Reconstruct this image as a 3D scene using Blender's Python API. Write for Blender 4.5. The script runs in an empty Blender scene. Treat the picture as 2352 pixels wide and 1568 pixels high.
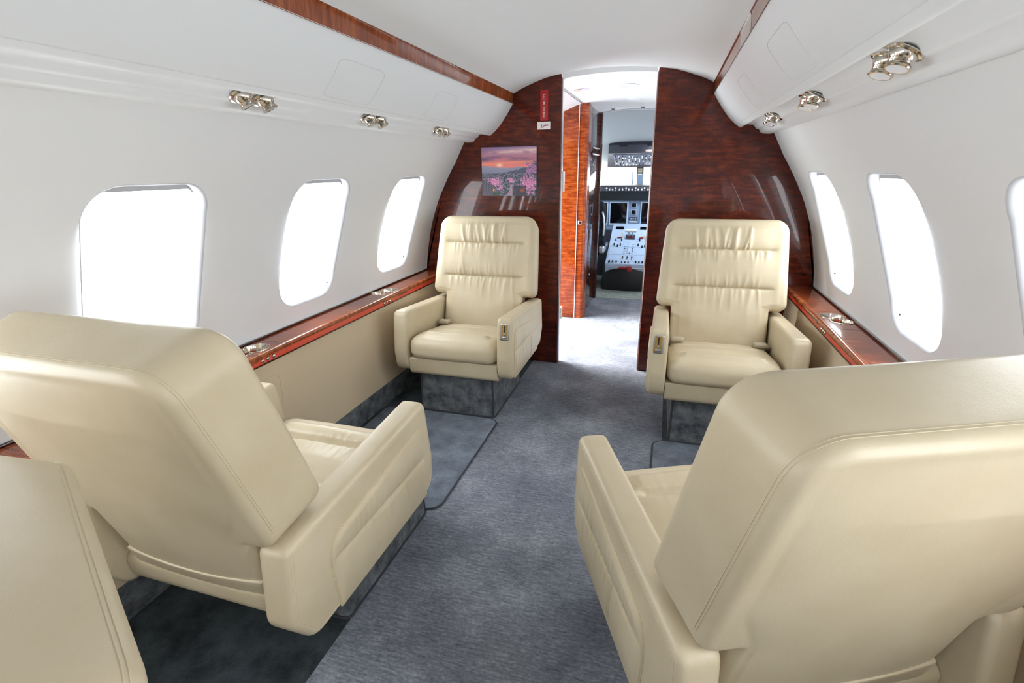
import bpy, bmesh, math, random
from mathutils import Vector, Matrix, noise
from mathutils.geometry import delaunay_2d_cdt

random.seed(7)
PI = math.pi
COL = bpy.context.scene.collection
R = math.radians

# ------------------------------------------------------------------ helpers
def lin(c):
    c = c / 255.0
    return c / 12.92 if c <= 0.04045 else ((c + 0.055) / 1.055) ** 2.4

def rgb(r, g, b):
    return (lin(r), lin(g), lin(b), 1.0)

def link(o, parent=None):
    COL.objects.link(o)
    if parent is not None:
        o.parent = parent
    return o

def tag(o, label=None, cat=None, group=None, kind=None):
    if label: o['label'] = label
    if cat: o['category'] = cat
    if group: o['group'] = group
    if kind: o['kind'] = kind
    return o

def empty(name, loc=(0, 0, 0), rz=0.0):
    o = bpy.data.objects.new(name, None)
    o.location = loc
    o.rotation_euler = (0, 0, rz)
    o.empty_display_size = 0.05
    return link(o)

class MB:
    """collects verts and faces; build() links them as one mesh object"""
    def __init__(self):
        self.v = []; self.f = []
    def add(self, vs, fs):
        b = len(self.v)
        self.v += [tuple(p) for p in vs]
        self.f += [tuple(b + i for i in q) for q in fs]
        return self
    def build(self, name, mat, parent=None, sharp=38, loc=None, bevel=0):
        me = bpy.data.meshes.new(name)
        me.from_pydata(self.v, [], self.f)
        bm = bmesh.new(); bm.from_mesh(me)
        bmesh.ops.remove_doubles(bm, verts=bm.verts, dist=1e-6)
        bmesh.ops.recalc_face_normals(bm, faces=bm.faces)
        bm.to_mesh(me); bm.free()
        for p in me.polygons: p.use_smooth = True
        me.set_sharp_from_angle(angle=R(sharp))
        me.materials.append(mat)
        o = bpy.data.objects.new(name, me)
        if loc is not None: o.location = loc
        if bevel:
            m = o.modifiers.new('bevel', 'BEVEL'); m.width = bevel; m.segments = 3; m.limit_method = 'ANGLE'; m.angle_limit = R(40)
        return link(o, parent)
    def box(self, x0, x1, y0, y1, z0, z1, M=None):
        vs = [Vector((x, y, z)) for z in (z0, z1) for y in (y0, y1) for x in (x0, x1)]
        if M is not None: vs = [M @ p for p in vs]
        return self.add(vs, [(0, 2, 3, 1), (4, 5, 7, 6), (0, 1, 5, 4), (2, 6, 7, 3), (0, 4, 6, 2), (1, 3, 7, 5)])
    def rbox(self, x0, x1, y0, y1, z0, z1, r=0.004, n=3, M=None, ax=2):
        """box with rounded edges; ax = slab axis"""
        if ax == 2:
            o = rrect(x0, x1, y0, y1, r, n); f = lambda a, b, w: Vector((a, b, w)); w = (z0, z1)
        elif ax == 1:
            o = rrect(x0, x1, z0, z1, r, n); f = lambda a, b, w: Vector((a, w, b)); w = (y0, y1)
        else:
            o = rrect(y0, y1, z0, z1, r, n); f = lambda a, b, w: Vector((w, a, b)); w = (x0, x1)
        g = f if M is None else (lambda a, b, w: M @ f(a, b, w))
        rr = min(r, 0.45 * (w[1] - w[0]))
        return self.slab(o, w[0], w[1], rr, rr, g, n=n)
    def slab(self, outline, w0, w1, r0, r1, mapf, n=4, step=None, d0=None, d1=None, mids=0):
        """closed outline (a,b) given thickness from w0 to w1 with rounded edges; caps may carry a displaced grid"""
        N = len(outline)
        rings = []
        for i in range(n + 1):
            t = i / n * PI / 2
            rings.append((r0 * (1 - math.sin(t)), w0 + r0 * (1 - math.cos(t))))
        for k in range(1, mids + 1):
            rings.append((0, w0 + r0 + (w1 - r1 - w0 - r0) * k / (mids + 1)))
        for i in range(n, -1, -1):
            t = i / n * PI / 2
            rings.append((r1 * (1 - math.sin(t)), w1 - r1 * (1 - math.cos(t))))
        base = len(self.v)
        loops2 = []
        for ins, w in rings:
            lp = inset(outline, ins)
            loops2.append(lp)
            for a, b in lp:
                self.v.append(tuple(mapf(a, b, w)))
        for k in range(len(rings) - 1):
            for i in range(N):
                j = (i + 1) % N
                self.f.append((base + k * N + i, base + k * N + j, base + (k + 1) * N + j, base + (k + 1) * N + i))
        for k, w, dd in ((0, w0, d0), (len(rings) - 1, w1, d1)):
            if step is None or dd is None:
                self.f.append(tuple(base + k * N + i for i in range(N)))
            else:
                lp = loops2[k]
                vs, fs, org = fill(lp, [], step)
                idx = []
                for q, (p, oid) in enumerate(zip(vs, org)):
                    if oid is not None and oid < N:
                        idx.append(base + k * N + oid)
                    else:
                        idx.append(len(self.v))
                        self.v.append(tuple(mapf(p[0], p[1], w + dd(p[0], p[1]))))
                for q in fs: self.f.append(tuple(idx[i] for i in q))
        return self
    def tube(self, pts, r, n=8, closed=False, cap=True):
        pts = [Vector(p) for p in pts]
        m = len(pts); rings = []
        up = None
        for i, p in enumerate(pts):
            if closed:
                t = (pts[(i + 1) % m] - pts[i - 1])
            else:
                t = pts[min(i + 1, m - 1)] - pts[max(i - 1, 0)]
            if t.length < 1e-9: t = Vector((0, 0, 1))
            t.normalize()
            if up is None:
                up = Vector((0, 0, 1)) if abs(t.z) < .9 else Vector((1, 0, 0))
            a = t.cross(up)
            if a.length < 1e-6: a = t.orthogonal()
            a.normalize(); b = a.cross(t); up = b
            rr = r[i] if isinstance(r, (list, tuple)) else r
            rings.append([p + a * rr * math.cos(2 * PI * k / n) + b * rr * math.sin(2 * PI * k / n) for k in range(n)])
        vs = [q for g in rings for q in g]; fs = []
        for i in range(m if closed else m - 1):
            i2 = (i + 1) % m
            for k in range(n):
                k2 = (k + 1) % n
                fs.append((i * n + k, i * n + k2, i2 * n + k2, i2 * n + k))
        if cap and not closed:
            fs.append(tuple(range(n))); fs.append(tuple((m - 1) * n + k for k in range(n)))
        return self.add(vs, fs)
    def lathe(self, prof, M=None, n=24):
        """prof: (r, h) turned about local z"""
        vs = []; fs = []
        for r, h in prof:
            for k in range(n):
                p = Vector((r * math.cos(2 * PI * k / n), r * math.sin(2 * PI * k / n), h))
                vs.append(M @ p if M is not None else p)
        for i in range(len(prof) - 1):
            for k in range(n):
                k2 = (k + 1) % n
                fs.append((i * n + k, i * n + k2, (i + 1) * n + k2, (i + 1) * n + k))
        if prof[0][0] > 1e-6: fs.append(tuple(range(n)))
        if prof[-1][0] > 1e-6: fs.append(tuple((len(prof) - 1) * n + k for k in range(n)))
        return self.add(vs, fs)
    def sheet(self, rows):
        """grid of points -> quads"""
        m = len(rows); n = len(rows[0])
        vs = [p for r in rows for p in r]
        fs = [(i * n + j, i * n + j + 1, (i + 1) * n + j + 1, (i + 1) * n + j) for i in range(m - 1) for j in range(n - 1)]
        return self.add(vs, fs)

def rpoly(pts, seg=6):
    """closed polygon with rounded corners; pts (a, b, r)"""
    out = []
    n = len(pts)
    for i in range(n):
        p = Vector(pts[i][:2]); r = pts[i][2] if len(pts[i]) > 2 else 0
        a = Vector(pts[i - 1][:2]); b = Vector(pts[(i + 1) % n][:2])
        u = (a - p); v = (b - p)
        lu, lv = u.length, v.length
        u.normalize(); v.normalize()
        if r <= 0:
            out.append((p.x, p.y)); continue
        ang = u.angle(v)
        t = min(r / math.tan(ang / 2), lu * .49, lv * .49)
        r2 = t * math.tan(ang / 2)
        c = p + (u + v).normalized() * (r2 / math.sin(ang / 2))
        s = p + u * t; e = p + v * t
        a0 = math.atan2(s.y - c.y, s.x - c.x); a1 = math.atan2(e.y - c.y, e.x - c.x)
        d = a1 - a0
        while d > PI: d -= 2 * PI
        while d < -PI: d += 2 * PI
        for k in range(seg + 1):
            th = a0 + d * k / seg
            out.append((c.x + r2 * math.cos(th), c.y + r2 * math.sin(th)))
    return out

def rrect(a0, a1, b0, b1, r, seg=6):
    return rpoly([(a0, b0, r), (a1, b0, r), (a1, b1, r), (a0, b1, r)], seg)

def area2(o):
    return sum(o[i - 1][0] * o[i][1] - o[i][0] * o[i - 1][1] for i in range(len(o)))

def inset(o, d):
    if abs(d) < 1e-9: return list(o)
    s = 1 if area2(o) > 0 else -1
    n = len(o); out = []
    for i in range(n):
        p0 = Vector(o[i - 1]); p = Vector(o[i]); p1 = Vector(o[(i + 1) % n])
        e0 = p - p0; e1 = p1 - p
        if e0.length < 1e-9: e0 = e1
        if e1.length < 1e-9: e1 = e0
        e0 = e0.normalized(); e1 = e1.normalized()
        n0 = Vector((-e0.y, e0.x)) * s; n1 = Vector((-e1.y, e1.x)) * s
        m = n0 + n1
        if m.length < 1e-6: m = n0
        m.normalize()
        k = d / max(.45, m.dot(n0))
        out.append((p.x + m.x * k, p.y + m.y * k))
    return out

def resample(o, step):
    out = []
    n = len(o)
    for i in range(n):
        a = Vector(o[i]); b = Vector(o[(i + 1) % n])
        m = max(1, int((b - a).length / step + .5))
        for k in range(m):
            q = a.lerp(b, k / m); out.append((q.x, q.y))
    return out

def pip(p, o):
    x, y = p; c = False; j = len(o) - 1
    for i in range(len(o)):
        xi, yi = o[i]; xj, yj = o[j]
        if (yi > y) != (yj > y) and x < (xj - xi) * (y - yi) / (yj - yi) + xi: c = not c
        j = i
    return c

def fill(loop, holes, step, sa=None):
    """triangulate loop minus holes with an interior grid. Returns verts, tris, original boundary ids"""
    sa = sa or step
    pts = [Vector(p) for p in loop]; edges = [(i, (i + 1) % len(loop)) for i in range(len(loop))]
    for h in holes:
        b = len(pts); pts += [Vector(p) for p in h]
        edges += [(b + i, b + (i + 1) % len(h)) for i in range(len(h))]
    nb = len(pts)
    inner = inset(loop, min(step, sa) * .55)
    hin = [inset(h, -min(step, sa) * .55) for h in holes]
    xs = [p[0] for p in loop]; ys = [p[1] for p in loop]
    nx = max(1, int((max(xs) - min(xs)) / sa)); ny = max(1, int((max(ys) - min(ys)) / step))
    for i in range(1, nx):
        for j in range(1, ny):
            p = (min(xs) + (max(xs) - min(xs)) * i / nx + (1e-4 if j % 2 else 0), min(ys) + (max(ys) - min(ys)) * j / ny)
            if pip(p, inner) and not any(pip(p, h) for h in hin): pts.append(Vector(p))
    v, e, f, ov, oe, of = delaunay_2d_cdt(pts, edges, [], 1, 1e-7)
    def keep(t):
        c = (sum(v[i].x for i in t) / len(t), sum(v[i].y for i in t) / len(t))
        return pip(c, loop) and not any(pip(c, h) for h in holes)
    f = [t for t in f if keep(t)]
    org = []
    for ids in ov:
        q = [i for i in ids if i < nb]
        org.append(q[0] if q else None)
    return [(p.x, p.y) for p in v], [tuple(t) for t in f], org

def copy_tree(o, parent=None):
    c = o.copy(); COL.objects.link(c)
    if parent is not None: c.parent = parent
    for ch in [x for x in bpy.data.objects if x.parent == o]:
        copy_tree(ch, c)
    return c

# ------------------------------------------------------------------ materials
def new_mat(name):
    m = bpy.data.materials.new(name); m.use_nodes = True
    nt = m.node_tree
    return m, nt, nt.nodes['Principled BSDF']

def plain(name, col, rough=.5, metal=0, coat=0, spec=.5, emit=None, es=0, trans=0):
    m, nt, b = new_mat(name)
    b.inputs['Base Color'].default_value = col
    b.inputs['Roughness'].default_value = rough
    b.inputs['Metallic'].default_value = metal
    b.inputs['Coat Weight'].default_value = coat
    b.inputs['Coat Roughness'].default_value = .05
    b.inputs['Specular IOR Level'].default_value = spec
    # a trace of grain so no surface is perfectly even
    n = nt.nodes.new('ShaderNodeTexNoise'); n.inputs['Scale'].default_value = 60
    tc = nt.nodes.new('ShaderNodeTexCoord'); nt.links.new(tc.outputs['Object'], n.inputs['Vector'])
    mr = nt.nodes.new('ShaderNodeMapRange'); mr.inputs['To Min'].default_value = max(0, rough - .03); mr.inputs['To Max'].default_value = min(1, rough + .03)
    nt.links.new(n.outputs['Fac'], mr.inputs['Value']); nt.links.new(mr.outputs['Result'], b.inputs['Roughness'])
    if emit:
        b.inputs['Emission Color'].default_value = emit; b.inputs['Emission Strength'].default_value = es
    return m

def ramp(nt, stops):
    r = nt.nodes.new('ShaderNodeValToRGB')
    e = r.color_ramp.elements
    while len(e) < len(stops): e.new(.5)
    for k, (p, c) in enumerate(stops):
        e[k].position = p; e[k].color = c
    return r

def tex(nt, kind, scale=(1, 1, 1), **kw):
    tc = nt.nodes.new('ShaderNodeTexCoord'); mp = nt.nodes.new('ShaderNodeMapping')
    mp.inputs['Scale'].default_value = scale
    nt.links.new(tc.outputs['Object'], mp.inputs['Vector'])
    n = nt.nodes.new(kind)
    for k, v in kw.items(): n.inputs[k].default_value = v
    nt.links.new(mp.outputs['Vector'], n.inputs['Vector'])
    return n

def bump(nt, b, src, strength, dist):
    bp = nt.nodes.new('ShaderNodeBump')
    bp.inputs['Strength'].default_value = strength; bp.inputs['Distance'].default_value = dist
    nt.links.new(src, bp.inputs['Height']); nt.links.new(bp.outputs['Normal'], b.inputs['Normal'])
    return bp

def mixc(nt, fac, a, b, mode='MIX'):
    m = nt.nodes.new('ShaderNodeMix'); m.data_type = 'RGBA'; m.blend_type = mode
    for s, k in ((fac, 0), (a, 6), (b, 7)):
        if hasattr(s, 'links'): nt.links.new(s, m.inputs[k])
        else: m.inputs[k].default_value = s
    return m.outputs[2]

def leather(name, c0, c1, rough=.42):
    m, nt, b = new_mat(name)
    n = tex(nt, 'ShaderNodeTexNoise', Scale=7, Detail=3)
    r = ramp(nt, [(.3, c0), (.7, c1)]); nt.links.new(n.outputs['Fac'], r.inputs['Fac'])
    nt.links.new(r.outputs['Color'], b.inputs['Base Color'])
    v = tex(nt, 'ShaderNodeTexVoronoi', Scale=420)
    n2 = tex(nt, 'ShaderNodeTexNoise', Scale=45, Detail=4)
    ad = nt.nodes.new('ShaderNodeMath'); ad.operation = 'MULTIPLY_ADD'; ad.inputs[1].default_value = .35
    nt.links.new(v.outputs['Distance'], ad.inputs[0]); nt.links.new(n2.outputs['Fac'], ad.inputs[2])
    bump(nt, b, ad.outputs[0], .2, .002)
    b.inputs['Roughness'].default_value = rough
    b.inputs['Specular IOR Level'].default_value = .45
    b.inputs['Coat Weight'].default_value = .12
    b.inputs['Coat Roughness'].default_value = .28
    return m

def wood(name, dark, mid, light, rough=.25, axis='x', coat=.6):
    """polished mahogany with rippled, crotch-like figure"""
    m, nt, b = new_mat(name)
    big = tex(nt, 'ShaderNodeTexNoise', Scale=2.6, Detail=5, Roughness=.55, Distortion=.9)
    sc = {'x': (11, 11, 52), 'y': (7, 46, 7), 'z': (46, 46, 5)}[axis]
    rip = tex(nt, 'ShaderNodeTexNoise', scale=sc, Scale=1.0, Detail=3, Roughness=.55, Distortion=.6)
    fine = tex(nt, 'ShaderNodeTexNoise', scale=(90, 90, 9), Scale=2.0, Detail=3)
    a1 = nt.nodes.new('ShaderNodeMath'); a1.operation = 'MULTIPLY_ADD'; a1.inputs[1].default_value = .62
    nt.links.new(rip.outputs['Fac'], a1.inputs[0])
    a0 = nt.nodes.new('ShaderNodeMath'); a0.operation = 'MULTIPLY'; a0.inputs[1].default_value = .42
    nt.links.new(big.outputs['Fac'], a0.inputs[0]); nt.links.new(a0.outputs[0], a1.inputs[2])
    r = ramp(nt, [(.34, dark), (.52, mid), (.71, light)])
    nt.links.new(a1.outputs[0], r.inputs['Fac'])
    fr = ramp(nt, [(.35, (.72, .72, .72, 1)), (.65, (1.08, 1.08, 1.08, 1))]); nt.links.new(fine.outputs['Fac'], fr.inputs['Fac'])
    c = mixc(nt, .6, r.outputs['Color'], fr.outputs['Color'], 'MULTIPLY')
    nt.links.new(c, b.inputs['Base Color'])
    b.inputs['Roughness'].default_value = rough
    b.inputs['Coat Weight'].default_value = coat; b.inputs['Coat Roughness'].default_value = .04
    b.inputs['Specular IOR Level'].default_value = .15
    return m

def fabric(name, c0, c1, s_big=9, s_fine=260, rough=.95, bmp=.25, sheen=0.0):
    m, nt, b = new_mat(name)
    n = tex(nt, 'ShaderNodeTexNoise', Scale=s_big, Detail=6, Roughness=.65)
    f = tex(nt, 'ShaderNodeTexNoise', Scale=s_fine, Detail=2)
    r = ramp(nt, [(.33, c0), (.67, c1)]); nt.links.new(n.outputs['Fac'], r.inputs['Fac'])
    fr = ramp(nt, [(.3, (.8, .8, .8, 1)), (.7, (1.12, 1.12, 1.12, 1))]); nt.links.new(f.outputs['Fac'], fr.inputs['Fac'])
    nt.links.new(mixc(nt, 1.0, r.outputs['Color'], fr.outputs['Color'], 'MULTIPLY'), b.inputs['Base Color'])
    b.inputs['Roughness'].default_value = rough; b.inputs['Specular IOR Level'].default_value = .15
    b.inputs['Sheen Weight'].default_value = sheen
    bump(nt, b, f.outputs['Fac'], bmp, .003)
    return m

def carpet(name):
    m, nt, b = new_mat(name)
    rib = tex(nt, 'ShaderNodeTexNoise', scale=(19, 130, 1), Scale=1.0, Detail=3, Roughness=.7)
    big = tex(nt, 'ShaderNodeTexNoise', Scale=3.2, Detail=5, Roughness=.6)
    spk = tex(nt, 'ShaderNodeTexNoise', scale=(1, 1.6, 1), Scale=75, Detail=3, Roughness=.7)
    s = nt.nodes.new('ShaderNodeMath'); s.operation = 'MULTIPLY_ADD'; s.inputs[1].default_value = .34
    s2 = nt.nodes.new('ShaderNodeMath'); s2.operation = 'MULTIPLY_ADD'; s2.inputs[1].default_value = .36
    s3 = nt.nodes.new('ShaderNodeMath'); s3.operation = 'MULTIPLY'; s3.inputs[1].default_value = .3
    nt.links.new(spk.outputs['Fac'], s3.inputs[0])
    nt.links.new(big.outputs['Fac'], s2.inputs[0]); nt.links.new(s3.outputs[0], s2.inputs[2])
    nt.links.new(rib.outputs['Fac'], s.inputs[0]); nt.links.new(s2.outputs[0], s.inputs[2])
    r = ramp(nt, [(.36, rgb(78, 82, 92)), (.5, rgb(119, 124, 134)), (.63, rgb(160, 165, 174))])
    nt.links.new(s.outputs[0], r.inputs['Fac']); nt.links.new(r.outputs['Color'], b.inputs['Base Color'])
    b.inputs['Roughness'].default_value = .95; b.inputs['Specular IOR Level'].default_value = .12
    bump(nt, b, rib.outputs['Fac'], .6, .004)
    return m

M = {}
M['wall'] = plain('ivory_wall_lining', rgb(226, 228, 230), .7, spec=.25)
M['ceil'] = plain('pale_headliner', rgb(231, 234, 236), .7, spec=.25)
M['plastic'] = plain('white_plastic', rgb(229, 232, 235), .42)
M['bin'] = plain('white_bin_panel', rgb(228, 232, 235), .5)
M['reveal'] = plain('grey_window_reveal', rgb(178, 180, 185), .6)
M['groove'] = plain('shut_line', rgb(212, 212, 212), .6)
M['leather'] = leather('cream_leather', rgb(193, 179, 149), rgb(202, 189, 161))
M['leather_fold'] = leather('shaded_cream_leather', rgb(196, 179, 144), rgb(204, 188, 154), .5)
M['stitch'] = plain('cream_stitching', rgb(200, 187, 158), .7)
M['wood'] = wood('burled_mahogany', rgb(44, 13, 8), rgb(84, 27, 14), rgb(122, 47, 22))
M['wood_daylit'] = wood('lit_mahogany', rgb(92, 34, 14), rgb(150, 64, 26), rgb(196, 106, 48), .25)  # same mahogany made paler, entry daylight put into its colour
M['wood_ledge'] = wood('ledge_mahogany', rgb(70, 26, 14), rgb(118, 52, 26), rgb(160, 84, 44), .2, 'y')
M['wood_edge'] = wood('mahogany_edge', rgb(104, 50, 26), rgb(140, 72, 38), rgb(176, 102, 56), .2, 'y')
M['wood_dark'] = wood('dark_mahogany', rgb(34, 13, 10), rgb(56, 22, 15), rgb(82, 36, 22), .15)
M['red'] = plain('red_lacquer', rgb(222, 84, 60), .4, coat=.2)
M['suede'] = plain('beige_suede', rgb(205, 187, 158), .85, spec=.2)
M['carpet'] = carpet('ribbed_blue_grey_carpet')
M['mat'] = fabric('plush_blue_grey_mat', rgb(92, 99, 110), rgb(128, 137, 149), 9, 220, .95, .4)
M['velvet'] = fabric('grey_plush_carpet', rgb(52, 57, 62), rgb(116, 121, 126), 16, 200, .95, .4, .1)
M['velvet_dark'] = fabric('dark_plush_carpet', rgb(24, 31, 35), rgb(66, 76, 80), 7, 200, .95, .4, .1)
M['piping'] = plain('charcoal_binding', rgb(52, 55, 62), .8)
M['chrome'] = plain('polished_nickel', rgb(214, 206, 194), .14, 1.0)
M['steel'] = plain('satin_steel', rgb(196, 196, 198), .3, 1.0)
M['brass'] = plain('brushed_brass', rgb(196, 168, 112), .28, 1.0)
M['black'] = plain('black_plastic', rgb(22, 23, 26), .4)
M['charcoal'] = plain('charcoal_plastic', rgb(62, 64, 76), .5)
M['screen'] = plain('dark_glass_screen', rgb(10, 11, 14), .12)
M['panelgrey'] = plain('blue_grey_panel', rgb(142, 164, 192), .5)
M['pedgrey'] = plain('pale_blue_grey_panel', rgb(176, 198, 226), .5)
M['whiteknob'] = plain('white_knob', rgb(238, 238, 234), .4)
M['redplastic'] = plain('red_plastic', rgb(150, 30, 36), .4)
M['signred'] = plain('sign_red', rgb(172, 30, 32), .4)
M['signwhite'] = plain('sign_white', rgb(240, 238, 236), .5)
M['letter'] = plain('sign_letter', rgb(230, 214, 208), .5)
M['redink'] = plain('red_ink', rgb(178, 62, 66), .6)
M['lilac'] = plain('lilac_print', rgb(206, 204, 230), .6)
M['coral'] = plain('coral_print', rgb(236, 200, 190), .6)
M['buckle'] = plain('taupe_buckle', rgb(176, 166, 144), .4)
M['belt'] = fabric('grey_beige_webbing', rgb(150, 140, 118), rgb(170, 160, 136), 30, 400)
M['cock_ceil'] = plain('grey_cockpit_lining', rgb(176, 184, 190), .7)
M['cock_floor'] = fabric('grey_green_cockpit_carpet', rgb(120, 128, 122), rgb(150, 158, 150), 20, 200)
M['lens'] = plain('frosted_lens', rgb(225, 225, 230), .35)
M['sheepskin'] = fabric('black_sheepskin', rgb(18, 20, 24), rgb(50, 56, 66), 30, 200, .9, .5)

def glass():
    m, nt, b = new_mat('window_glass')
    nt.nodes.remove(b)
    out = nt.nodes['Material Output']
    t = nt.nodes.new('ShaderNodeBsdfTransparent'); t.inputs['Color'].default_value = (.97, .985, 1, 1)
    g = nt.nodes.new('ShaderNodeBsdfGlossy'); g.inputs['Roughness'].default_value = .02
    f = nt.nodes.new('ShaderNodeFresnel'); f.inputs['IOR'].default_value = 1.3
    mx = nt.nodes.new('ShaderNodeMixShader')
    fm = nt.nodes.new('ShaderNodeMath'); fm.operation = 'MULTIPLY'; fm.inputs[1].default_value = .12; nt.links.new(f.outputs[0], fm.inputs[0]); nt.links.new(fm.outputs[0], mx.inputs[0]); nt.links.new(t.outputs[0], mx.inputs[1]); nt.links.new(g.outputs[0], mx.inputs[2])
    nt.links.new(mx.outputs[0], out.inputs['Surface'])
    return m
M['glass'] = glass()

# ------------------------------------------------------------------ cabin measurements (metres; y forward, x right)
BK = 3.27          # face of the forward bulkhead
AFT = -2.6
WALL = [(.893, 1.514), (.915, 1.477), (.95, 1.415), (.982, 1.356), (1.016, 1.305), (1.056, 1.237), (1.092, 1.172), (1.123, 1.111), (1.153, 1.035), (1.177, .97),
        (1.197, .90), (1.213, .83), (1.227, .755), (1.238, .69), (1.244, .634), (1.246, .58)]
CEIL = [(0, 1.857), (.15, 1.852), (.292, 1.837), (.386, 1.819), (.481, 1.788), (.54, 1.765), (.585, 1.742)]
WIN = [1.155 + .81 * k for k in range(-4, 3)]     # window centres along the cabin
WZ = (.728, 1.268); WW = .375

def arc(prof):
    s = [0]
    for a, b in zip(prof, prof[1:]): s.append(s[-1] + math.dist(a, b))
    return s
WS = arc(WALL)
def wall_at(s):
    """point and outward normal of the side wall profile at arc length s"""
    s = max(0, min(WS[-1] - 1e-6, s))
    for i in range(len(WS) - 1):
        if s <= WS[i + 1]:
            t = (s - WS[i]) / (WS[i + 1] - WS[i]); a, b = Vector(WALL[i]), Vector(WALL[i + 1])
            tan = (b - a)
            pa = Vector(WALL[max(0, i - 1)]); nb = Vector(WALL[min(len(WALL) - 1, i + 2)])
            t0 = (b - pa).normalized(); t1 = (nb - a).normalized()
            tn = t0.lerp(t1, t).normalized()
            p = a.lerp(b, t)
            return p, Vector((-tn.y, tn.x))   # profile runs downward, outward is +x
def s_of_z(z):
    for i in range(len(WALL) - 1):
        if WALL[i + 1][1] <= z <= WALL[i][1]:
            t = (WALL[i][1] - z) / (WALL[i][1] - WALL[i + 1][1]); return WS[i] + t * (WS[i + 1] - WS[i])

S0, S1 = s_of_z(WZ[1]), s_of_z(WZ[0])
def win_outline(cy, grow=0):
    return resample(rrect(cy - WW / 2 - grow, cy + WW / 2 + grow, S0 - grow, S1 + grow, .095 + grow, 10), .03)

def W3(y, s, side, depth=0):
    p, n = wall_at(s)
    q = p + n * depth
    return Vector((side * q.x, y, q.y))

win_no = 0
for side, nm in ((-1, 'left'), (1, 'right')):
    # side wall with rounded window openings
    outer = resample([(AFT, 0), (BK, 0), (BK, WS[-1]), (AFT, WS[-1])], .06)
    holes = [win_outline(c, .012) for c in WIN]
    vs, fs, org = fill(outer, holes, .045, .12)
    mb = MB(); mb.add([W3(y, s, side) for y, s in vs], fs)
    w = mb.build('wall_' + nm, M['wall'], sharp=60); tag(w, kind='structure')
    for c in WIN:
        win_no += 1
        fr = MB()
        rings = []
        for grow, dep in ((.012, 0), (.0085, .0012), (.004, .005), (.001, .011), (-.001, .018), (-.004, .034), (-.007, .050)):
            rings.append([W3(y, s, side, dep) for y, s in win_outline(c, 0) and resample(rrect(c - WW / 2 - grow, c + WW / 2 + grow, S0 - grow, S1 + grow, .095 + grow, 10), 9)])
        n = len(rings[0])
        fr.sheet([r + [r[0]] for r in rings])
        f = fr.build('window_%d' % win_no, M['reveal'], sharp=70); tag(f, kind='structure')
        # pane
        pn = MB(); ol = rrect(c - WW / 2 + .008, c + WW / 2 - .008, S0 + .008, S1 - .008, .088, 10)
        v2, f2, _ = fill(resample(ol, .03), [], .04)
        pn.add([W3(y, s, side, .044) for y, s in v2], f2)
        pn.build('pane', M['glass'], f, sharp=70)
        # shade header, hanging just inside the reveal
        sh = MB()
        yy = [c - WW / 2 + .012 + (WW - .024) * k / 12 for k in range(13)]
        def top(y):
            e = max(0, abs(y - c) - (WW / 2 - .095)); return S0 + .095 - math.sqrt(max(0, .095 ** 2 - e * e)) + .003
        low = S0 + .03        # shades aft of the camera are drawn
        sh.sheet([[W3(y, top(y), side, .034) for y in yy]] + [[W3(y, max(top(y), S0 + .03 + (low - S0 - .03) * k / 6), side, .034) for y in yy] for k in range(7)] +
                 [[W3(y, max(top(y), low), side, .040) for y in yy]])
        sh.build('shade', M['reveal'], f)
        # latch at the lower forward corner of the reveal
        lt = MB()
        for dy, ds, l in ((-.036, -.014, .014), (-.016, -.038, .016)):
            p = W3(c + WW / 2 + dy, S1 + ds, side, .022)
            lt.rbox(p.x - .004, p.x + .004, p.y - .004, p.y + .004, p.z - l / 2, p.z + l / 2, .0015)
        lt.build('latch', M['black'], f)

# ceiling headliner, carried a little past the bulkhead
cp = [(-x, z) for x, z in reversed(CEIL[1:])] + CEIL
def smooth_prof(p, k=4):
    out = []
    for i in range(len(p) - 1):
        p0 = Vector(p[max(0, i - 1)]); p1 = Vector(p[i]); p2 = Vector(p[i + 1]); p3 = Vector(p[min(len(p) - 1, i + 2)])
        for j in range(k):
            t = j / k
            out.append(tuple(.5 * ((2 * p1) + (p2 - p0) * t + (2 * p0 - 5 * p1 + 4 * p2 - p3) * t * t + (3 * p1 - p0 - 3 * p2 + p3) * t ** 3)))
    out.append(tuple(p[-1])); return out
def extrude(prof, ys, name, mat, parent=None, sharp=45):
    mb = MB(); mb.sheet([[(x, y, z) for x, z in prof] for y in ys])
    return mb.build(name, mat, parent, sharp)
cps = smooth_prof(cp)
tag(extrude(cps, [AFT + (BK - AFT) * k / 8 for k in range(9)], 'ceiling', M['ceil']), kind='structure')

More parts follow.
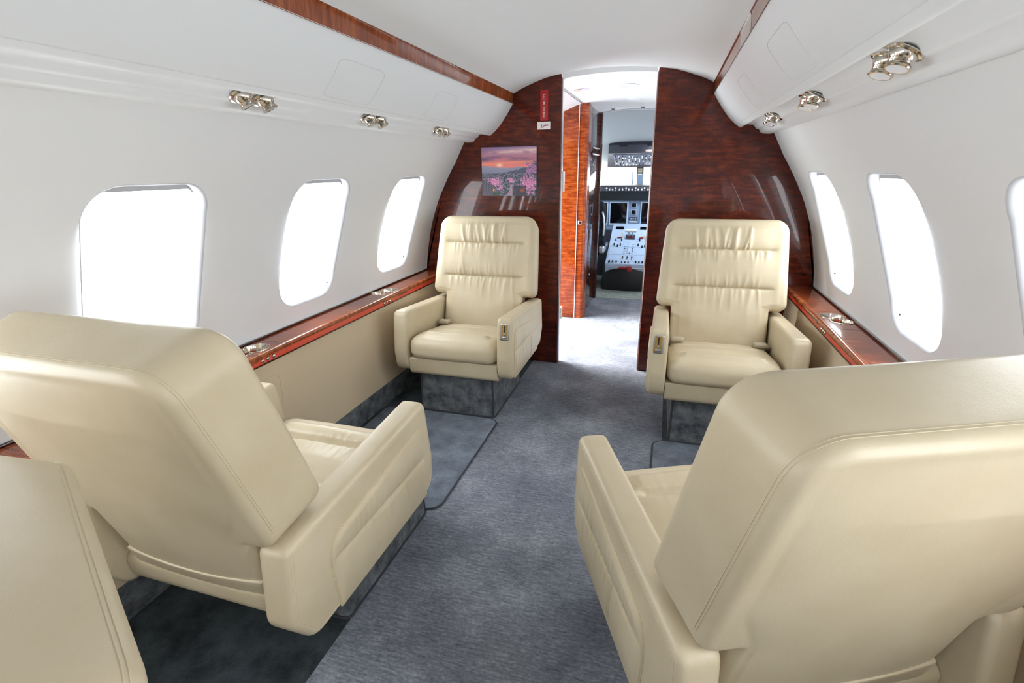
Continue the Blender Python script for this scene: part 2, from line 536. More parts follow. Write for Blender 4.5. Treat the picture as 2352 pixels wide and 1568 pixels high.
# wooden cornice strips, overhead bins and service rails
BIN = smooth_prof([(.582, 1.692), (.605, 1.655), (.637, 1.610), (.668, 1.571), (.70, 1.539), (.728, 1.517)], 3) + [(.733, 1.5135), (.740, 1.5115), (.746, 1.513), (.749, 1.518), (.750, 1.534)]
RAIL = smooth_prof([(.750, 1.534), (.754, 1.5275), (.775, 1.5255), (.797, 1.5225), (.810, 1.5165), (.817, 1.508), (.823, 1.5015), (.831, 1.4995), (.837, 1.4965), (.842, 1.489), (.849, 1.4805), (.860, 1.476), (.874, 1.4742), (.892, 1.4735), (.912, 1.4765), (.922, 1.483)], 3) + [(.96, 1.47), (1.02, 1.40)]
for side, nm in ((-1, 'left'), (1, 'right')):
    t = MB(); t.sheet([[(side * x, y, z) for x, z in [(.560, 1.768), (.574, 1.748), (.578, 1.744), (.5805, 1.738), (.583, 1.70), (.583, 1.692), (.579, 1.688)]] for y in (AFT, BK)])
    tr = t.build('trim_%d' % (1 if side < 0 else 2), M['wood_edge'], sharp=40); tag(tr, kind='structure')
    if side > 0:
        j = MB(); j.sheet([[(side * x, y, z) for x, z in [(.5745, 1.748), (.580, 1.738), (.5825, 1.70), (.5825, 1.692)]] for y in (1.895, 2.15)])
        j.build('polished_band', M['chrome'], tr)  # polished band over a short length of the right strip
    b = extrude([(side * x, z) for x, z in BIN], (AFT, BK), 'overhead_bin', M['bin'])
    tag(b, 'white overhead bin on the %s' % ('left, ending above the sunset picture' if side < 0 else 'right, ending at the plain wood wall'), 'overhead bin', 'overhead bins')
    extrude([(side * x, z) for x, z in RAIL], (AFT, BK), 'service_rail', M['plastic'], b)
    # faint shut lines of the drop-down panels
    def bin_pt(y, t, lift=.0004):
        i = min(len(BIN) - 2, int(t * 15)); u = t * 15 - i
        a, c = Vector(BIN[i]), Vector(BIN[i + 1]); p = a.lerp(c, u); d = (c - a).normalized(); n = Vector((-d.y, d.x)) * -1
        p = p + n * lift
        return (side * p.x, y, p.y)
    ls = MB(); ls.tube([(side * .7165, y, 1.5262) for y in (AFT, BK)], .0013, 6); ls.build('lip_seam', M['groove'], b)
    for y0, y1 in ((1.52, 1.79), (2.24, 2.475)):
        o = resample(rrect(y0, y1, .28, .83, .05, 5), .04)
        g = MB(); g.tube([bin_pt(y, t) for y, t in o], .0008, 5, closed=True)
        g.build('panel_outline', M['groove'], b)

# service rail reading lights: a swivelling nickel barrel in a bezel
def reading_light(x, y, z, side, aim):
    r = empty('reading_light', (x, y, z))
    nrm = Vector((side * -.46, 0, -.89)).normalized()
    q = nrm.to_track_quat('Z', 'Y').to_matrix().to_4x4()
    b = MB(); b.lathe([(.037, .0), (.037, .002), (.034, .005), (.029, .0055), (.026, .003)], q, 28)
    b.build('bezel', M['chrome'], r)
    s = MB(); s.lathe([(.028 * math.sin(a), abs(.028 * math.cos(a))) for a in [R(x) for x in range(0, 100, 10)]], q, 24)
    s.build('socket', M['chrome'], r)
    ax = Vector(aim).normalized()
    m = Matrix.Translation(nrm * .004) @ ax.to_track_quat('Z', 'Y').to_matrix().to_4x4()
    c = MB(); prof = [(.019, 0)]
    for k in range(5): prof += [(.0215, .004 + k * .0038), (.0203, .0058 + k * .0038)]
    prof += [(.0235, .025), (.0245, .029), (.0225, .031)]
    c.lathe(prof, m, 24); bo = c.build('barrel', M['chrome'], r)
    l = MB(); l.lathe([(.022, .0305), (.012, .0325), (0, .033)], m, 20); l.build('lens', M['lens'], bo)
    return r
pairs = ((1.29, 1.375, 'closest'), (1.955, 2.035, 'middle'), (2.635, 2.70, 'farthest'))
for side, nm in ((-1, 'left'), (1, 'right')):
    for y0, y1, wh in pairs:
        for y, ff in ((y0, 'nearer'), (y1, 'farther')):
            o = reading_light(side * .8043, y, 1.5140, side, (-side * .28, .42 if side < 0 else -.15, -.9))
            tag(o, 'nickel eyeball reading light on the %s overhead rail, %s one of its %s pair' % (nm, ff, wh), 'reading light', 'reading lights on the overhead rails')

# ------------------------------------------------------------------ forward bulkhead (two wings either side of the door)
def bulk(side):
    JX = .275
    prof = [(JX, 0)] + [(1.118, 0), (1.118, .58), (1.246, .58)] + [(x, z) for x, z in reversed(WALL)] + [(.905, 1.50), (.80, 1.56), (.60, 1.72)]
    top = [(x, z + .02) for x, z in reversed(CEIL) if x >= JX + .01] + [(JX, CEIL[2][1] + .022)]
    prof = [(x + .022, z) if (x, z) in WALL else (x, z) for x, z in prof]
    o = [(side * p[0], p[1]) for p in prof + top]
    mb = MB()
    mb.slab(o, BK, BK + .055, .012, .012, lambda a, b, w: Vector((a, w, b)), n=4)
    return mb
for side, nm in ((-1, 'left'), (1, 'right')):
    o = bulk(side).build('wall_forward_' + nm, M['wood'], sharp=30); tag(o, kind='structure')
    e = MB(); e.rbox(side * .275 - .004, side * .275 + .004, BK + .014, BK + .050, .0, 1.84, .003, 2, ax=0)
    e.build('edge_strip', M['steel'], o)

# ------------------------------------------------------------------ floor, carpet risers, lower side panels
def flat(name, x0, x1, y0, y1, z, mat):
    mb = MB(); mb.box(x0, x1, y0, y1, z - .03, z); o = mb.build(name, mat); return tag(o, kind='structure')
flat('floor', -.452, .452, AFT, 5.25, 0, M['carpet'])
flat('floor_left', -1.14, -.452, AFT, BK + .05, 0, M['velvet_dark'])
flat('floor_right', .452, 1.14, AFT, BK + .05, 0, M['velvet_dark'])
flat('floor_entry_left', -1.3, -.452, BK + .05, 5.25, 0, M['carpet'])
flat('floor_entry_right', .452, 1.3, BK + .05, 5.25, 0, M['carpet'])
flat('floor_cockpit', -1.1, 1.1, 5.25, 7.0, 0.004, M['cock_floor'])
for side, nm in ((-1, 'left'), (1, 'right')):
    s = MB(); a, b = sorted((side * 1.108, side * 1.135)); s.rbox(a, b, AFT, BK, 0, .125, .006, 3, ax=1)
    tag(s.build('baseboard_' + nm, M['velvet']), kind='structure')
    s = MB(); a, b = sorted((side * 1.112, side * 1.13)); s.box(a, b, AFT, BK, .12, .60)
    pn = s.build('wall_lower_' + nm, M['suede']); tag(pn, kind='structure')
    g = MB(); o = rrect(1.40, 1.57, .388, .516, .02, 5)
    g.tube([(side * 1.1118, y, z) for y, z in o], .0014, 5, closed=True); g.build('access_panel_outline', M['leather_fold'], pn)

# loose carpet hatches between the facing seats, bound with piping
for side, lab in ((-1, 'blue grey carpet mat with bound edge between the two left armchairs'), (1, 'blue grey carpet mat with bound edge between the two right armchairs')):
    o = rrect(min(side * 1.09, side * .408), max(side * 1.09, side * .408), 1.530, 2.338, .06, 8)
    mb = MB(); mb.slab(o, 0, .008, .0005, .006, lambda a, b, w: Vector((a, b, w)), n=3)
    c = mb.build('carpet_mat', M['mat']); tag(c, lab, 'carpet mat', 'carpet mats between facing seats')
    g = MB(); g.tube([(a, b, .0055) for a, b in o], .0038, 6, closed=True); g.build('piping', M['piping'], c)

# ------------------------------------------------------------------ side ledges
def ledge(side, lab):
    root = empty('side_ledge', (0, 0, 0)); tag(root, lab, 'side ledge', 'wooden side ledges under the windows')
    cuts = [AFT, -1.2, -.1, .66, 1.35 - .02, 1.62, 2.38, 2.68, 2.885, BK - .001]
    cuts = [AFT, -.75, .05, 1.325, 1.62, 2.38, 2.68, 2.885, BK - .001]
    for k, (y0, y1) in enumerate(zip(cuts, cuts[1:])):
        y0 += .0012; y1 -= .0012
        cup = k in (3, 5)
        f = lambda a, b, w: Vector((side * a, w, b))
        # top board with the bull-nosed inner edge as its own strip
        hole = []
        if cup:
            cs = [(1.166, y1 - .09 if k == 5 else 1.53, .050), (1.184, y1 - .168 if k == 5 else 1.452, .044)]
            pts = []
            (ax, ay, ar), (bx, by, br) = cs
            d = math.hypot(bx - ax, by - ay); th = math.atan2(by - ay, bx - ax)
            a0 = math.acos((ar * ar + d * d - br * br) / (2 * ar * d)); b0 = math.acos((br * br + d * d - ar * ar) / (2 * br * d))
            for i in range(29):
                q = th + a0 + (2 * PI - 2 * a0) * i / 28; pts.append((ax + ar * math.cos(q), ay + ar * math.sin(q)))
            for i in range(1, 28):
                q = th + PI + b0 + (2 * PI - 2 * b0) * i / 28; pts.append((bx + br * math.cos(q), by + br * math.sin(q)))
            hole = pts
            o = [(1.113, y0), (1.238, y0), (1.238, y1), (1.113, y1)]
            vs, fs, org = fill(resample(o, .05), [hole], .05)
            tp = MB(); tp.add([(side * x, y, .634) for x, y in vs], fs)
            tp.sheet([[(side * x, y, .634) for x, y in o + o[:1]], [(side * x, y, .612) for x, y in o + o[:1]]])
        else:
            tp = MB(); a, b = sorted((side * 1.113, side * 1.238)); tp.box(a, b, y0, y1, .612, .634)
        tp.build('ledge_top', M['wood_ledge'], root)
        e = MB()
        nose = [(1.113, .634), (1.103, .6365), (1.094, .635), (1.088, .630), (1.0865, .624), (1.089, .618), (1.096, .6145), (1.113, .614)]
        e.slab([(x, z) for x, z in nose], y0, y1, .0008, .0008, lambda a, b, w: Vector((side * a, w, b)), n=1)
        e.build('nosing', M['wood_edge'], root)
        fa = MB(); a, b = sorted((side * 1.099, side * 1.13)); fa.box(a, b, y0, y1, .590, .616)
        fo = fa.build('fascia', M['red'], root)
        if cup:
            c = MB()
            rim = [inset(hole, i) for i in (-.005, -.0045, -.001, .0005)]
            zz = (.6345, .6362, .6364, .634)
            rows = [[(side * x, y, z) for x, y in r + r[:1]] for r, z in zip(rim, zz)]
            rows += [[(side * x, y, z) for x, y in inset(hole, i) + inset(hole, i)[:1]] for i, z in ((.001, .60), (.004, .585), (.008, .582))]
            c.sheet(rows)
            c.add([(side * x, y, .582) for x, y in inset(hole, .008)], [tuple(range(len(hole)))])
            c.build('cup_holder', M['chrome'], root)
            for i in range(3):
                yb = (2.415 if k == 5 else 1.484) + .031 * i
                q = Matrix.Translation((side * 1.0995, yb, .603)) @ Matrix.Rotation(-side * PI / 2, 4, 'Y')
                bt = MB(); bt.lathe([(.0098, 0), (.0098, .002), (.0085, .004), (.0078, .0035), (.006, .0055), (0, .0068)], q, 18)
                bt.build('control_button', M['chrome'], root)
            # scooped wooden lip over the buttons
            l = MB(); yb = (2.48 if k == 5 else 1.36)
            sc = rpoly([(y0 + (.10 if k == 5 else 0), .616, 0), (y1 - .001, .616, 0), (y1 - .001, .606, .004), (y0 + (.15 if k == 5 else .06), .606, .006)] if k == 5 else [(y0, .616, 0), (1.475, .616, 0), (1.45, .606, .006), (y0, .606, .002)], 3)
            l.slab(sc, 1.094, 1.10, .001, .001, lambda a, b, w: Vector((side * w, a, b)), n=1)
            l.build('button_lip', M['wood_edge'], root)
    bd = MB(); a, b = sorted((side * 1.2395, side * 1.229)); bd.rbox(a, b, AFT, BK - .001, .633, .643, .003, 2, ax=1)
    bd.build('back_bead', M['wood_dark'], root)
    lo = MB(); a, b = sorted((side * 1.096, side * 1.12)); lo.box(a, b, AFT, BK - .001, .5845, .590); lo.build('lower_bead', M['wood_dark'], root)
    return root
ledge(-1, 'polished mahogany ledge with red edge below the left windows')
ledge(1, 'polished mahogany ledge with red edge below the right windows')

# ------------------------------------------------------------------ armchairs
TH = math.asin(.276); ES = (.276, .961); NR = (.961, -.276)
HW = .338
def back_pt(x, s, w):
    """backrest coordinates (across, up the rest, through it) to chair space, front of the chair at +y"""
    k = 1 - .085 * max(0, w) / .17
    d = .51 + ES[0] * s + NR[0] * w; z = .60 + ES[1] * s + NR[1] * w
    return Vector((x * k, -d, z))
HINGE = Vector((0, -.50, .40))

rp = random.Random(3)
def pleat_set(x0, x1, n, amp, wid, ln):
    out = []
    for k in range(n):
        out.append((x0 + (x1 - x0) * (k + rp.uniform(.1, .9)) / n, rp.uniform(-.18, .18), 1.45 * amp * rp.uniform(.5, 1.2), wid * rp.uniform(.8, 1.4), ln * rp.uniform(.6, 1.3)))
    return out
PL = {'a_up': pleat_set(-.13, .15, 11, .0055, .0052, .085), 'a_dn': pleat_set(-.22, .22, 17, .0040, .0055, .05),
      'b_up': pleat_set(-.2, .2, 12, .0036, .006, .06), 'b_dn': pleat_set(-.2, .22, 15, .0035, .0065, .085), 't': pleat_set(-.14, .13, 10, .005, .005, .12)}
def pleats(ps, x, t):
    v = 0
    if t < 0: return 0
    for x0, sl, a, w, ln in ps:
        u = (x - x0 - sl * t) / (w * (1 + 2.2 * t / .1 * .3))
        if abs(u) < 3: v += a * math.exp(-u * u) * math.exp(-(t / ln) ** 2)
    return v
def fadex(x, h, w=.02): return max(0, min(1, (h - abs(x)) / w))
S_A, S_B = .298, .093
def back_front(x, s):
    """relief of the backrest front (negative w = toward the sitter)"""
    v = 0
    hw = .265
    for s0 in (S_A, S_B):
        g = math.exp(-((s - s0) / .0055) ** 2) + .45 * math.exp(-((s - s0) / .022) ** 2)
        v += .0085 * g * fadex(x, hw, .03)
    e = fadex(x, .305, .16)
    if s > S_A: v -= .010 * math.sin(PI * min(1, (s - S_A) / .15)) * e
    elif s > S_B: v -= .014 * math.sin(PI * (s - S_B) / (S_A - S_B)) ** .8 * e
    else: v -= .016 * math.sin(PI * min(1, (S_B - s) / .36)) * fadex(x, .26, .12)
    px = fadex(x, .27, .06)
    if s > S_A: v -= px * (pleats(PL['a_up'], x, s - S_A) + .6 * pleats(PL['t'], x, .44 - s) * (1 if s < .44 else 0))
    elif s > S_B: v -= px * (pleats(PL['a_dn'], x, S_A - s) + pleats(PL['b_up'], x, s - S_B))
    else: v -= px * pleats(PL['b_dn'], x, S_B - s)
    # bolster at either edge
    v -= .003 * math.exp(-((abs(x) - .285) / .03) ** 2) * (1 if s > 0 else 0)
    v += .0012 * noise.noise(Vector((x * 14, s * 14, 1)))
    k = min(1, max(0, (s + .27) / .03)) * min(1, max(0, (.425 - s) / .02)) * fadex(x, .30 if s > 0 else .222, .02)
    return v * k
def back_rear(x, s):
    q = max(0, min(1, (s + .02) / .14)); q = q * q * (3 - 2 * q)
    h = .235 + .05 * q - .03 * max(0, s)
    a = max(0, 1 - (x / h) ** 2)
    b = max(0, min(1, (s + .27) / .1)) * max(0, min(1, (.43 - s) / .10))
    return .016 * a ** .7 * b + .0012 * noise.noise(Vector((x * 7, s * 7, 5)))* a * b

ARM = rpoly([(0.0, .588, .03), (.030, .37, .12), (.018, .245, .075), (-.625, .245, .055), (-.690, .34, .05), (-.670, .537, .028)], 7)
SIDEP = rpoly([(-.052, .516, .03), (-.030, .40, .2), (-.042, .2495, .006), (-.528, .2495, .006), (-.543, .40, .2), (-.520, .458, .045)], 6)
PLS = pleat_set(-.5, -.07, 22, .0015, .0048, .065); PLS2 = pleat_set(-.36, -.1, 9, .0016, .0045, .09)
def side_relief(y, z):
    v = .008 * math.exp(-((z - .396) / .0042) ** 2)
    v -= .006 * math.sin(PI * max(0, min(1, (z - .396) / .10))) if z > .396 else .006 * math.sin(PI * max(0, min(1, (.396 - z) / .14)))
    t = z - .396
    v -= pleats(PLS, y, t) if t > 0 else (pleats(PLS2, y, -t) + .7 * pleats(PLS, y, -t))
    if z < .39: v += .006 * math.exp(-((y + .362 + (.39 - z) * -.12) / .005) ** 2)
    k = min(1, max(0, (-.04 - y) / .015)) * min(1, max(0, (y + .53) / .015)) * min(1, max(0, (.505 - z) / .012)) * min(1, max(0, (z - .256) / .008))
    return -v * k

def make_chair():
    root = empty('armchair', (0, 0, 0))
    L = M['leather']
    # backrest, one mesh with origin at the hinge
    o = rpoly([(.252, -.30, .02), (.252, -.022, .008), (HW, -.022, .045), (.325, .25, .6), (.312, .462, .075),
               (-.312, .462, .075), (-.325, .25, .6), (-HW, -.022, .045), (-.252, -.022, .008), (-.252, -.30, .02)], 8)
    o = resample(o, .02)
    mb = MB(); mb.slab(o, 0, .17, .030, .022, lambda a, b, w: back_pt(a, b, w) - HINGE, n=5, step=.0058, d0=back_front, d1=back_rear, mids=3)
    bk = mb.build('backrest', L, root, sharp=50, loc=HINGE)
    # twin stitched seam round the rear edge
    st = MB()
    for off in (.0215, .0265):
        pts = [back_pt(a, b, .17 - off) - HINGE for a, b in inset(rpoly([(HW, -.01, .045), (.325, .25, .6), (.312, .462, .075), (-.312, .462, .075), (-.325, .25, .6), (-HW, -.01, .045)], 8), -.0002)]
        st.tube(pts, .0008, 5)
    st.build('seam', M['stitch'], bk)
    # map pocket across the lower back
    pk = MB(); o = rpoly([(-.236, -.162, .004), (-.236, -.288, .012), (.236, -.288, .012), (.236, -.162, .004)], 5)
    def pocket(a, b, w):
        t = max(0, min(1, (b + .288) / .126)); sag = .010 * (1 - (a / .236) ** 2)
        return back_pt(a, b - sag * t * t, .168 + w + .013 * t * (1 - (a / .25) ** 2)) - HINGE
    pk.slab(resample(o, .03), 0, .009, .001, .0035, pocket, n=3, step=.02, d1=lambda a, b: 0)
    pk.build('map_pocket', L, bk)
    # arms with quilted outer panels
    for s in (-1, 1):
        mb = MB(); mb.slab(resample(ARM, .03), .258, HW, .018, .020, lambda a, b, w: Vector((s * w, a, b)), n=5, mids=1)
        a = mb.build('armrest', L, root, sharp=50)
        pp = MB(); pp.slab(resample(SIDEP, .012), HW - .004, HW + .0045, .0005, .0035, lambda q, b, w: Vector((s * w, q, b)), n=3, step=.006, d1=side_relief)
        pp.build('side_panel', L, a, sharp=60)
        wl = MB(); wl.tube([(s * (HW + .0002), q, b) for q, b in inset(SIDEP, -.0012)], .0021, 6, closed=True)
        wl.build('panel_groove', M['leather_fold'], a)  # thin tube drawn as the shadow line of the groove round the panel
        sm = MB(); ol = inset(ARM, .0205)
        sm.tube([(s * (HW + .0001), q, b) for q, b in ol], .0009, 5, closed=True)
        ol = inset(ARM, .0145)
        sm.tube([(s * (HW - .0012), q, b) for q, b in ol], .0011, 5, closed=True)
        sm.build('seam', M['stitch'], a)
    # seat cushion with front roll
    PC = pleat_set(-.22, .22, 18, .0017, .005, .06)
    def cush(x, y):
        v = 0
        v += .016 * math.exp(-((y + .064) / .042) ** 2)
        v -= .016 * math.exp(-((y + .118) / .009) ** 2) * fadex(x, .235, .03)
        v += .010 * (1 - (x / .25) ** 2) * max(0, min(1, (-.12 - y) / .08))
        v += (pleats(PC, x, -.122 - y) + .6 * pleats(PC, x, y + .112)) * fadex(x, .23, .03)
        v -= .006 * math.exp(-((y + .30) / .007) ** 2) * fadex(x, .22, .03)
        v += .002 * noise.noise(Vector((x * 9, y * 9, 2)))
        return v * fadex(x, .199, .03) * max(0, min(1, (-.027 - y) / .03)) * max(0, min(1, (y + .43) / .03))
    o = rpoly([(-.254, .030, .062), (-.254, -.47, .058), (.254, -.47, .058), (.254, .030, .062)], 8)
    mb = MB(); mb.slab(resample(o, .02),   .328, .450, .040, .055, lambda a, b, w: Vector((a, b + .006 * math.cos(a * 6), w - .052 * max(0, min(1, (-.10 - b) / .36)) * max(0, min(1, (w - .35) / .07)))), n=6, step=.0055, d1=cush)
    mb.build('seat_cushion', L, root, sharp=60)
    # front apron and rear apron between the arms
    ap = MB(); o = rpoly([(.012, .329, .006), (-.20, .329, .004), (-.20, .232, .01), (.004, .229, .03)], 6)
    ap.slab(o, -.256, .256, .002, .002, lambda a, b, w: Vector((w, a, b)), n=2)
    ap.build('apron', L, root)
    ap = MB(); o = rpoly([(-.56, .36, .01), (-.624, .345, .03), (-.618, .27, .06), (-.56, .222, .03), (-.20, .235, .01), (-.20, .33, .01)], 6)
    ap.slab(o, -.256, .256, .002, .002, lambda a, b, w: Vector((w, a, b)), n=2)
    ap.build('seat_shell', L, root)
    # carpeted pedestal
    pd = MB()
    b0 = [(-.222, 0), (.222, 0), (.222, -.535), (-.222, -.535)]; t0 = [(-.21, -.012), (.21, -.012), (.21, -.52), (-.21, -.52)]
    pd.slab(rrect(-.222, .222, -.535, 0, .02, 4), 0, .245, .001, .001, lambda a, b, w: Vector((a * (1 - .03 * w / .245), (b + .27) * (1 - .05 * w / .245) - .27, w)), n=1)
    p = pd.build('pedestal', M['velvet'], root)
    g = MB()
    for x in (-.216, .216):
        g.tube([(x, -.005, .002), (x * .985, -.012, .24)], .005, 6)
    g.tube([(a, b, .006) for a, b in rrect(-.223, .223, -.536, .001, .02, 4)], .005, 6, closed=True)
    g.build('piping', M['piping'], p)
    # lap belt: two stubby ends lying on the cushion beside the arms
    for s in (-1, 1):
        b = MB(); b.rbox(s * .205 - .033, s * .205 + .033, -.40, -.352, .418, .440, .009, 4, ax=0)
        b.tube([(s * .235, -.375, .425), (s * .247, -.40, .40), (s * .250, -.43, .375)], .012, 8)
        b.build('seat_belt', M['buckle'], root)
    return root

def recline_handle(root, s):
    """metal escutcheon let into the front of the aisle arm"""
    q = Matrix.Translation((s * .302, .0085, .520)) @ Matrix.Rotation(R(7.5), 4, 'X')
    m = MB()
    o = rrect(-.0225, .0225, -.044, .044, .006, 4); i_ = rrect(-.0165, .0165, -.038, .038, .003, 4)
    f = lambda a, b, w: q @ Vector((a, w, b))
    m.sheet([[f(a, b, w) for a, b in l + l[:1]] for l, w in ((o, -.004), (o, .0035), (inset(o, .002), .005), (i_, .005), (i_, .0015))])
    h = m.build('recline_handle', M['steel'], root)
    p = MB(); p.box(-.0165, .0165, -.001, .0018, -.038, .038, q); p.build('plate', M['brass'], h)
    s_ = MB(); s_.box(-.0028, .0028, .0015, .0024, -.012, .032, q); s_.build('slot', M['black'], h)
    l = MB(); l.rbox(-.013, .013, .001, .009, -.036, -.022, .003, 3, q, ax=1); l.rbox(-.004, .004, .002, .010, -.02, -.004, .002, 3, q, ax=1); l.build('lever', M['steel'], h)

def place(root, x, y, rz, lab, back=0.0, slide=0.0):
    root.location = (x, y, 0); root.rotation_euler = (0, 0, rz)
    tag(root, lab, 'armchair', 'cream leather armchairs')
    for ch in root.children:
        if ch.name.startswith('backrest'): ch.rotation_euler.x = back
        if ch.name.startswith('pedestal'): ch.location.y = slide
chair_a = make_chair()
chair_b = copy_tree(chair_a)
chair_c = copy_tree(chair_a); chair_d = copy_tree(chair_a); chair_e = copy_tree(chair_a)
bpy.context.view_layer.update()
place(chair_a, -.663, 2.33, PI, 'cream leather armchair facing the camera under the sunset picture', 0, -.025)
place(chair_b, .698, 2.33, PI, 'cream leather armchair facing the camera before the plain wood wall on the right', 0, -.02)
place(chair_c, -.672, 1.358, R(-.4), 'cream leather armchair seen from behind on the left, its whole quilted arm side in view', R(1.5), .16)
place(chair_d, .497, 1.409, R(23.9), 'cream leather armchair seen from behind on the right, turned toward the aisle, nearest the camera', 0, 0)
place(chair_e, -.67, -.515, R(152.5), 'cream leather armchair in the lower left corner, only its backrest showing', R(16), 0)
recline_handle(chair_a, -1); recline_handle(chair_d, -1); recline_handle(chair_b, 1); recline_handle(chair_c, 1)

# ------------------------------------------------------------------ things on the bulkhead
def facing(mb_fn): return mb_fn
FY = BK - .0005
def sign_exit():
    r = empty('exit_sign', (-.383, FY, 1.672)); tag(r, 'red upright EXIT sign with pale letters on the wood wall', 'sign')
    m = MB(); m.rbox(-.0255, .0255, -.006, 0, -.0865, .0865, .003, 3, ax=1); m.build('plate', M['signred'], r)
    def stroke(rects, cz):
        g = MB()
        for rc in rects:
            if len(rc) == 4: g.box(rc[0], rc[1], -.0075, -.005, cz + rc[2], cz + rc[3])
            else:
                (xa, za), (xb, zb), w = rc[0], rc[1], rc[2]
                d = Vector((xb - xa, zb - za)); n = Vector((-d.y, d.x)).normalized() * w / 2
                pts = [(xa + n.x, za + n.y), (xb + n.x, zb + n.y), (xb - n.x, zb - n.y), (xa - n.x, za - n.y)]
                g.add([(x, y, cz + z) for y in (-.0075, -.005) for x, z in pts], [(0, 1, 2, 3), (4, 5, 6, 7), (0, 1, 5, 4), (1, 2, 6, 5), (2, 3, 7, 6), (3, 0, 4, 7)])
        g.build('letter', M['letter'], r)
    h = .0135; w = .0075; t = .0036
    stroke([(-w, -w + t, -h, h), (-w + t, w, h - t, h), (-w + t, w * .8, -t / 2, t / 2), (-w + t, w, -h, -h + t)], .0465)
    stroke([((-w, -h), (w, h), t), ((-w, h), (w, -h), t)], .013)
    stroke([(-t / 2, t / 2, -h, h)], -.0205)
    stroke([(-t / 2, t / 2, -h, h - t), (-w, w, h - t, h)], -.054)
sign_exit()
def sign_arabic():
    r = empty('arabic_exit_sign', (-.3855, FY, 1.559)); tag(r, 'small white placard with red Arabic writing below the EXIT sign', 'sign')
    m = MB(); m.rbox(-.0415, .0415, -.004, 0, -.0222, .0222, .002, 2, ax=1); m.build('plate', M['signwhite'], r)
    g = MB()
    def pl(pts, w=.0017):
        g.tube([(x / 1000, -.0045, z / 1000) for x, z in pts], w, 6)
    # meem, khaa, raa and jeem, right to left
    pl([(28, 1), (26, 4), (22.5, 4), (21, 1), (23.5, -1.5), (27, -1), (29.5, 1.5)])
    pl([(22, -.5), (17, -1), (11, -1.5), (7, -2), (2, -2.5)]); pl([(14, 5), (10.5, 3), (6, .5), (3, -2)]); pl([(13.5, 5), (16, 4)])
    pl([(3, -2.5), (1.5, -2), (.5, -4.5), (-1.5, -7.5), (-5, -9.5)])
    pl([(-8, 3.5), (-11, 4.5), (-15, 2), (-19, 1)]); pl([(-8.5, 3), (-13, -1), (-15.5, -5), (-14.5, -9.5), (-10.5, -12), (-6, -11)])
    for x, z in ((9.5, 9), (-11.5, -5)):
        g.lathe([(.0019, -.0055), (.0019, -.004)], Matrix.Translation((x / 1000, -.0002, z / 1000)) @ Matrix.Rotation(PI / 2, 4, 'X') @ Matrix.Translation((0, 0, .0095)), 10)
    g.build('lettering', M['redink'], r)
sign_arabic()

